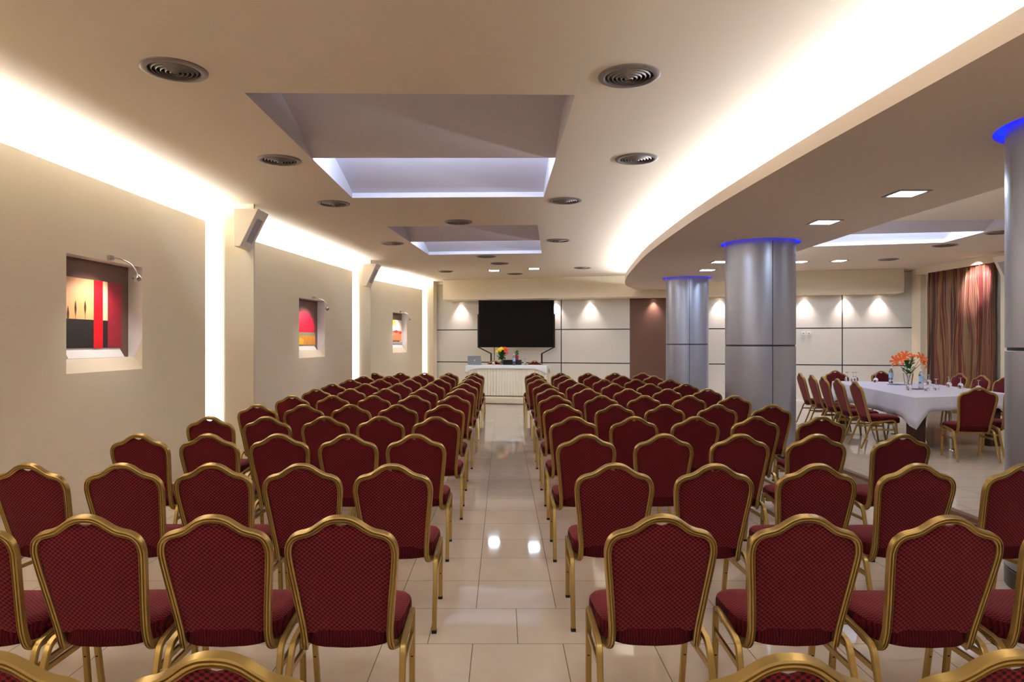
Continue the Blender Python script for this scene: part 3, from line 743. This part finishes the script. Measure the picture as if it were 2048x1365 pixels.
# ------------------------------------------------------------------ screen on stand
T0 = (.383, 18.98)
t = thing('display_screen', 'large black flat screen on a bent black stand behind the front table', 'screen', (T0[0], T0[1], PZ))
m = MB(); m.box((0, 0, 1.93), (2.10, .05, 1.315)); m.build('casing', M['black'], t, bevel=.008)
m = MB(); m.quad((-1.035, -.0275, 1.29), (1.035, -.0275, 1.29), (1.035, -.0275, 2.57), (-1.035, -.0275, 2.57)); m.build('screen_panel', M['screen'], t)
for sx, xl in ((-1, -.70), (1, .71)):
    m = MB(); m.tube([(sx*1.055, .0, 2.2), (sx*1.055, .0, 1.28), (xl, 0, 1.10), (xl, 0, .03)], .024, 8, n0=(0, 1, 0)); m.build('stand_leg', M['black'], t)
    m = MB(); m.box((xl, 0, .02), (.06, .4, .04)); m.build('stand_foot', M['black'], t)
m = MB(); m.tube([(-.61, .03, 1.3), (-.61, .03, .03)], .009, 8); m.build('cable', M['black'], t)

# ------------------------------------------------------------------ front table
FT = (.14, 18.07); FR = -.17; TZ = .81
t = thing('front_table', 'long front table on the podium under white cloth and cream skirt', 'table', (FT[0], FT[1], PZ), FR)
m = MB(); m.box((0, 0, TZ-.02), (2.04, .62, .03)); m.build('tabletop', M['darkwood'], t)
for sx in (-1, 1):
    for sy_ in (-1, 1):
        m = MB(); m.box((sx*.95, sy_*.25, (TZ-.035)/2), (.05, .05, TZ-.035)); m.build('leg', M['darkwood'], t)
# pleated skirt
m = MB(); pts = []
hx, hy = 1.028, .318; per = [(-hx, hy), (-hx, -hy), (hx, -hy), (hx, hy)]
for (a, b) in zip(per, per[1:]):
    L = math.dist(a, b); k = int(L/.012)
    for i in range(k): pts.append((a[0]+(b[0]-a[0])*i/k, a[1]+(b[1]-a[1])*i/k, (-1, 0) if a[0] == b[0] == -hx else ((1, 0) if a[0] == b[0] else (0, -1))))
pts.append((hx, hy, (1, 0)))
vs = []; zz = [TZ-.06, TZ-.12, .5, .25, .03]
for j, z in enumerate(zz):
    for i, (x, y, nn) in enumerate(pts):
        amp = .012*(0.4+.9*j/4); off = .012+.035*(j/4) + amp*(math.sin(i*2*PI/6.2)+.4*math.sin(i*.9))
        vs.append((x+nn[0]*off, y+nn[1]*off, z))
fs = [(j*len(pts)+i, j*len(pts)+i+1, (j+1)*len(pts)+i+1, (j+1)*len(pts)+i) for j in range(len(zz)-1) for i in range(len(pts)-1)]
m.add(vs, fs); sk = m.build('table_skirt', M['skirt'], smooth=60); sk.location = (FT[0], FT[1], PZ); sk.rotation_euler = (0, 0, FR)
tag(sk, 'cream pleated skirt around the front table', 'table skirt')
def drape(name, corners, z, drops, mat_, label, loc=(0, 0, 0), rz=0, wav=.012, rnd_=.02, corner_extra=.05, seg=26, flare=.03, cat='tablecloth'):
    """cloth over a four-cornered top: drops per edge"""
    C = [Vector((*c, 0)) for c in corners]; cen = sum(C, Vector())/4
    ring = []
    for i in range(4):
        a, b = C[i], C[(i+1) % 4]; d = (b-a).normalized(); nn = Vector((d.y, -d.x, 0)); nn = nn if nn.dot(a+b-2*cen) > 0 else -nn
        for k in range(seg):
            s = k/seg; p = a+(b-a)*s
            dr = drops[i]; dp = drops[i-1] if s < .5 else drops[(i+1) % 4]
            w = min(s, 1-s); cf = max(0, 1-w*seg/4.0)
            drop = dr + (corner_extra + max(0, dp-dr)*.9)*cf**1.5
            n2 = (p-cen).normalized()*cf*.6 + nn*(1-.6*cf)
            ring.append((p, n2, drop, i*seg+k))
    n = len(ring); vs = []; fs = []
    levels = [(-.10, 0, 0), (0.0, 0, 0), (1.0, .35, .008), (1.0, .6, .012)]
    def lvl(pull, inset): pass
    rows = []
    rows.append([p + (cen-p)*.06 for p, _, _, _ in ring])
    rows.append([p + (cen-p)*.012 + Vector((0, 0, 0)) for p, _, _, _ in ring])
    rows.append([p + nn*.004 - Vector((0, 0, .008)) for p, nn, _, _ in ring])
    for fr in (.35, .7, 1.0):
        r_ = []
        for p, nn, dr, i in ring:
            wv = wav*fr*(math.sin(i*.85)+.6*math.sin(i*.37+1.3))
            r_.append(p + nn*(.006+flare*fr+wv) - Vector((0, 0, .008+(dr-.008)*fr)))
        rows.append(r_)
    for r_ in rows: vs += [(q.x, q.y, q.z+z) for q in r_]
    for j in range(len(rows)-1):
        for i in range(n): fs.append((j*n+i, j*n+(i+1) % n, (j+1)*n+(i+1) % n, (j+1)*n+i))
    fs.append(tuple(range(n)))
    m = MB(); m.add(vs, fs); o = m.build(name, mat_, smooth=50); o.location = loc; o.rotation_euler = (0, 0, rz)
    sd = o.modifiers.new('thickness', 'SOLIDIFY'); sd.thickness = .002; sd.offset = 1
    return tag(o, label, cat)
drape('tablecloth', [(-1.06, -.35), (1.06, -.35), (1.06, .35), (-1.06, .35)], TZ+.002, [.085, .12, .08, .10], M['cloth2'], 'white cloth over the top of the front table', (FT[0], FT[1], PZ), FR, wav=.004, flare=.012, corner_extra=.12)
FZ = PZ+TZ+.006
Rf = Matrix.Rotation(FR, 3, 'Z')
def ft(x, y): v_ = Rf @ Vector((x, y, 0)); return (FT[0]+v_.x, FT[1]+v_.y, FZ)
# laptop
p = ft(-.86, -.16); t = thing('laptop', 'grey laptop open on the front table, its lid towards the rows', 'laptop', p, FR)
m = MB(); m.box((0, .07, .009), (.34, .23, .016)); m.build('base', M['alu'], t, bevel=.003)
m = MB(); Ml = Matrix.Rotation(.16, 3, 'X'); m.box((0, -.035, .125), (.36, .01, .235), M=Ml); lid = m.build('lid', M['alu'], t, bevel=.003)
m = MB(); c0 = Vector((0, -.035, .125)); m.disc(c0+Ml @ Vector((0, -.0058, -.004)), .019, 20, M=Ml @ Matrix.Rotation(PI/2, 3, 'X'))
m.disc(c0+Ml @ Vector((.007, -.0058, .021)), .007, 10, M=Ml @ Matrix.Rotation(PI/2, 3, 'X')); m.build('logo', M['logo'], lid)
# inverted glasses
def glass_mesh(k=1.0):
    m = MB(); m.lathe([(.033, 0), (.041, .03), (.038, .06), (.022, .082), (.005, .094), (.004, .15), (.012, .158), (.036, .164), (.036, .166), (.01, .163), (.003, .155)], seg=20); return m
G0 = None
def glass(loc, label, group):
    global G0
    if G0 is None:
        G0 = glass_mesh().build('wine_glass', M['glass'], smooth=60); G0.location = loc; tag(G0, label, 'glass', group); return
    o = G0.copy(); COL.objects.link(o); o.location = loc; tag(o, label, 'glass', group)
glass(ft(-.37, -.1), 'upturned wine glass beside the laptop on the front table', 'upturned glasses'); glass(ft(.47, -.1), 'upturned wine glass beside the bottle on the front table', 'upturned glasses')
def bottle(loc, label, h=.29):
    t = thing('water_bottle', label, 'bottle', loc, 0, 'water bottles')
    k = h/.29
    m = MB(); m.lathe([(.0005, .001), (.034, .001), (.036, .012), (.036, .06), (.033, .07), (.036, .08), (.036, .19), (.030, .222), (.014, .255), (.013, .268)], seg=24)
    m.v = [(a, b, c*k) for a, b, c in m.v]; m.build('body', M['bottle'], t, smooth=50)
    m = MB(); m.lathe([(.0368, .10), (.0368, .185)], seg=24); m.v = [(a, b, c*k) for a, b, c in m.v]; m.build('label', M['bluelabel'], t, smooth=50)
    m = MB(); m.lathe([(.0155, .262), (.0155, .288), (.014, .29), (.0005, .29)], seg=16); m.v = [(a, b, c*k) for a, b, c in m.v]; m.build('cap', M['whitecap'], t, smooth=40)
bottle(ft(.185, -.12), 'clear water bottle on the front table')
# black box with potted plant on top
p = ft(.10, .14); t = thing('equipment_box', 'flat black equipment box on the front table between the two chairs', 'box', p, FR)
m = MB(); m.box((0, 0, .065), (.48, .2, .13)); m.build('body', M['black'], t, bevel=.006)
m = MB(); m.box((-.12, -.102, .09), (.12, .006, .02)); m.box((.1, -.102, .06), (.16, .006, .05)); m.build('front_slot', M['ventdark'], t)
def leaf_quad(m, a, b, w, mi=0, sag=.0):
    a, b = Vector(a), Vector(b); d = b-a; s = d.cross(Vector((0, 0, 1)));
    if s.length < 1e-4: s = Vector((1, 0, 0))
    s = s.normalized()*w; up = Vector((0, 0, sag))
    q = [a, a+d*.3+s*.8+up, a+d*.6+s+up, b, a+d*.6-s+up, a+d*.3-s*.8+up, a+d*.45+up*1.6+Vector((0, 0, .003))]
    m.add(q, [(0, 1, 6), (1, 2, 6), (2, 3, 6), (3, 4, 6), (4, 5, 6), (5, 0, 6)], mi)
def star_flower(m, c, axis, R, n, w, curl=.35, mi=0):
    axis = Vector(axis).normalized(); x = axis.orthogonal().normalized(); y = axis.cross(x); c = Vector(c)
    for k in range(n):
        a = 2*PI*k/n; d = x*math.cos(a)+y*math.sin(a); s = axis.cross(d)
        p0 = c; p1 = c+d*R*.35+axis*R*.35; p2 = c+d*R*.75+axis*R*.45; p3 = c+d*R+axis*R*(.45-curl)
        m.add([p0+s*w*.2, p0-s*w*.2, p1+s*w*.8, p1-s*w*.8, p2+s*w, p2-s*w, p3], [(0, 2, 3, 1), (2, 4, 5, 3), (4, 6, 5)], mi)
def bouquet(name, label, loc, vase_h, vase_r, blooms, rng, spread, stems_h, leaf_n, lw=.02):
    t = thing(name, label, 'flowers', loc)
    m = MB(); m.lathe([(.0005, .002), (vase_r*.7, .002), (vase_r*.75, .01), (vase_r*.85, vase_h*.5), (vase_r, vase_h), (vase_r-.003, vase_h), (vase_r*.8, vase_h*.5), (vase_r*.68, .014), (.0005, .014)], seg=24)
    m.build('vase', M['glass'], t, smooth=60)
    m = MB()
    for (mt_, c, ax, R, n, w, cu_) in blooms:
        c = Vector(c); m.tube(smooth_path([(rng.uniform(-.3, .3)*vase_r, rng.uniform(-.3, .3)*vase_r, .02), (c.x*.25, c.y*.25, vase_h), tuple(c)], 4), .003, 5)
    m.build('stems', M['stem'], t, smooth=60)
    m = MB()
    for k in range(leaf_n):
        a = rng.uniform(0, 2*PI); h0 = vase_h+rng.uniform(-.03, stems_h*.72); r0 = rng.uniform(0, spread*.35)
        p0 = (r0*math.cos(a), r0*math.sin(a), h0); r1 = r0+rng.uniform(.05, .09)
        leaf_quad(m, p0, (r1*math.cos(a+.3), r1*math.sin(a+.3), h0+rng.uniform(.02, .08)), lw, sag=.006)
    lf = m.build('leaves', M['leaf'], t); lf['kind'] = 'stuff'
    for (mt_, c, ax, R, n, w, cu_) in blooms:
        m = MB()
        star_flower(m, c, ax, R, n, w, cu_)
        if n > 7:
            star_flower(m, Vector(c)+Vector(ax)*.006, ax, R*.65, n, w*.8, cu_-.2)
        m.build('bloom', M[mt_], t, smooth=60)
rg = random.Random(11)
bl = []
for k, (mt_, dx, dz) in enumerate([('yellow', -.07, .40), ('yellow', -.01, .43), ('yellow', .02, .38), ('yellow', -.11, .36), ('coral', .08, .43), ('coral', .11, .39), ('coral', .09, .35), ('yellow', -.04, .37), ('pink', .13, .30)]):
    bl.append((mt_, (dx, rg.uniform(-.07, .05), dz), (dx*2, -.7, .6), .055, 11, .014, .25))
bouquet('flower_vase', 'glass vase of yellow and coral flowers on the front table', ft(-.13, -.16), .16, .045, bl, rg, .24, .26, 150, .022)
p = ft(.22, .16); t = thing('potted_plant', 'small green plant in a red pot on the black box', 'plant', (p[0], p[1], FZ+.13), 0)
m = MB(); m.lathe([(.0005, 0), (.038, 0), (.05, .11), (.046, .11), (.04, .09), (.0005, .09)], seg=20); m.build('pot', M['potred'], t, smooth=50)
m = MB()
for k in range(60):
    a = rg.uniform(0, 2*PI); h0 = .09+rg.uniform(0, .13); r0 = rg.uniform(0, .03)
    leaf_quad(m, (r0*math.cos(a), r0*math.sin(a), h0), ((r0+.05)*math.cos(a), (r0+.05)*math.sin(a), h0+rg.uniform(.0, .06)), .012, sag=.004)
lf = m.build('leaves', M['leaf'], t); lf['kind'] = 'stuff'
# chairs behind the front table
place(-.22, 18.86, PZ, PI, 'red banquet chair behind the front table, behind the flower vase', 'chairs at the front table', True)
place(.88, 18.70, PZ, PI, 'red banquet chair behind the front table, under the screen corner', 'chairs at the front table', True)

# ------------------------------------------------------------------ side room table
Q = [(5.33, 8.81), (6.99, 9.42), (7.40, 12.10), (6.04, 12.50)]
qc = (sum(p[0] for p in Q)/4, sum(p[1] for p in Q)/4); ZT = RF+.75
t = thing('meeting_table', 'big meeting table with dark wooden legs under the lilac-white cloth', 'table', (qc[0], qc[1], RF))
m = MB(); m.prism([((p[0]-qc[0])*.985, (p[1]-qc[1])*.985) for p in Q], .71, .742); m.build('tabletop', M['darkwood'], t)
for p, f_ in zip(Q, (.86, .84, .84, .86)):
    x, y = (p[0]-qc[0])*f_, (p[1]-qc[1])*f_
    m = MB(); m.box((x, y, .355), (.16, .12, .71), .15); m.build('leg', M['darkwood'], t)
for x, y in ((-.35, -1.42), (-.15, .2)):
    m = MB(); m.lathe([(.022, 0), (.022, .71)], (x, y, 0), 16); m.lathe([(.001, .012), (.07, .01), (.075, 0)], (x, y, 0), 20); m.build('centre_post', M['chrome'], t, smooth=50)
drape('tablecloth', Q, ZT, [.19, .24, .2, .30], M['cloth'], 'lilac-white cloth over the big meeting table', wav=.012, flare=.02, corner_extra=.13, seg=30)
TT = ZT+.004
side = [((4.90, 9.50), 'nearest the camera'), ((5.00, 10.20), 'second from the camera'), ((5.09, 10.85), 'middle of five'), ((5.18, 11.45), 'fourth from the camera'), ((5.27, 12.10), 'farthest, next to the silver pillar')]
for (x, y), lab in side: place(x, y, RF, math.radians(-98), 'red banquet chair, pillar side of the meeting table, '+lab, 'chairs around the meeting table', True)
ends = [((5.74, 8.22), -11, 'red banquet chair seen from behind at the near end of the meeting table'), ((6.50, 8.50), -6, 'red banquet chair half hidden by the pillar at the near table end'),
        ((6.38, 13.10), 186, 'red banquet chair at the far end of the meeting table, by the wall joint'), ((7.16, 12.92), 188, 'red banquet chair at the far end of the meeting table, behind the bottle')]
for (x, y), a, lab in ends: place(x, y, RF, math.radians(a), lab, 'chairs around the meeting table', True)
for (x, y), lab in (((8.06, 12.0), 'farthest from the camera'), ((7.95, 11.30), 'middle of three'), ((7.85, 10.65), 'nearest the camera')):
    place(x, y, RF, math.radians(90), 'red banquet chair on the curtain side of the meeting table, '+lab, 'chairs around the meeting table', True)
bottle((6.65, 11.68, TT), 'water bottle on the meeting table, between glass and lily vase'); bottle((6.44, 10.5, TT), 'water bottle on the meeting table, in front of the lily vase')
gl = [((6.54, 11.96), 'upturned wine glass left of the first bottle on the meeting table'), ((5.98, 10.04), 'upturned wine glass in front of the lily vase'), ((6.15, 9.9), 'upturned wine glass in front of the second bottle, by the dark pad'),
      ((7.12, 11.4), 'upturned wine glass farthest back along the curtain side'), ((6.38, 10.04), 'upturned wine glass between second bottle and near chair'), ((7.0, 10.7), 'upturned wine glass before the middle curtain-side chair'),
      ((6.98, 10.4), 'upturned wine glass above the near end chair back'), ((6.80, 9.75), 'upturned wine glass nearest the pillar on the meeting table'),
      ((6.27, 12.2), 'upturned wine glass in the cluster at the far table corner, foremost'), ((6.36, 12.28), 'upturned wine glass in the far corner cluster, inner one'), ((6.22, 12.32), 'upturned wine glass in the far corner cluster, outer one')]
for (x, y), lab in gl: glass((x, y, TT), lab, 'upturned glasses')
for (x, y), lab in (((6.55, 11.35), 'dark notepad on the meeting table beside the first bottle'), ((6.25, 10.25), 'dark notepad on the meeting table beside the second bottle')):
    m = MB(); m.box((0, 0, .005), (.22, .16, .008)); o = m.build('notepad', M['paper']); o.location = (x, y, TT); o.rotation_euler = (0, 0, .3); tag(o, lab, 'notepad', 'notepads')
rg = random.Random(4)
bl = [('orange', (-.14, -.04, .42), (-.5, -.6, .4), .13, 6, .022, .3), ('orange', (-.07, -.03, .47), (-.2, -.6, .8), .12, 6, .024, .3), ('orange', (.16, -.05, .43), (.3, -.7, .6), .13, 6, .024, .3),
      ('orange', (.22, .0, .37), (.8, -.4, .1), .13, 6, .02, .4), ('orange', (-.18, .02, .40), (-.9, -.3, .2), .12, 6, .02, .4), ('orange', (.10, .04, .45), (.1, -.3, .9), .10, 6, .02, .3)]
bouquet('lily_vase', 'glass vase of orange lilies on the meeting table', (6.66, 11.2, TT), .20, .075, bl, rg, .16, .28, 70, .02)
# wall socket
q = Vector((7.8, wy(7.8), 1.81))-ND*.01
t = thing('wall_socket', 'white double wall socket on the pale panel beside the middle pillar', 'socket', q, ANG)
for dx in (-.065, .065):
    m = MB(); m.box((dx, 0, 0), (.09, .014, .07)); pl = m.build('plate', M['socket'], t, bevel=.003)
    m = MB(); m.disc((dx, -.0075, 0), .02, 14, M=Matrix.Rotation(PI/2, 3, 'X')); m.build('outlet', M['lampframe'], pl)

# ------------------------------------------------------------------ camera, world, view
cam = bpy.data.cameras.new('camera'); co = bpy.data.objects.new('camera', cam); COL.objects.link(co)
cam.sensor_width = 36; cam.lens = 1365/2048*36
cam.shift_x = (1024-1005)/2048; cam.shift_y = -(682.5-685)/2048
cam.clip_start = 0.05
co.location = (0, 0, EYE); co.rotation_euler = (PI/2, 0, 0)
SC.camera = co
w = bpy.data.worlds.new('world'); SC.world = w; w.use_nodes = True
w.node_tree.nodes['Background'].inputs[0].default_value = (.8, .85, 1, 1); w.node_tree.nodes['Background'].inputs[1].default_value = 0.05
SC.view_settings.view_transform = 'Standard'; SC.view_settings.look = 'None'; SC.view_settings.gamma = 1; SC.view_settings.use_curve_mapping = False
SC.view_settings.exposure = 1.28
SC.cycles.max_bounces = 10; SC.cycles.diffuse_bounces = 6; SC.cycles.glossy_bounces = 4; SC.cycles.transmission_bounces = 8
SC.cycles.sample_clamp_indirect = 4
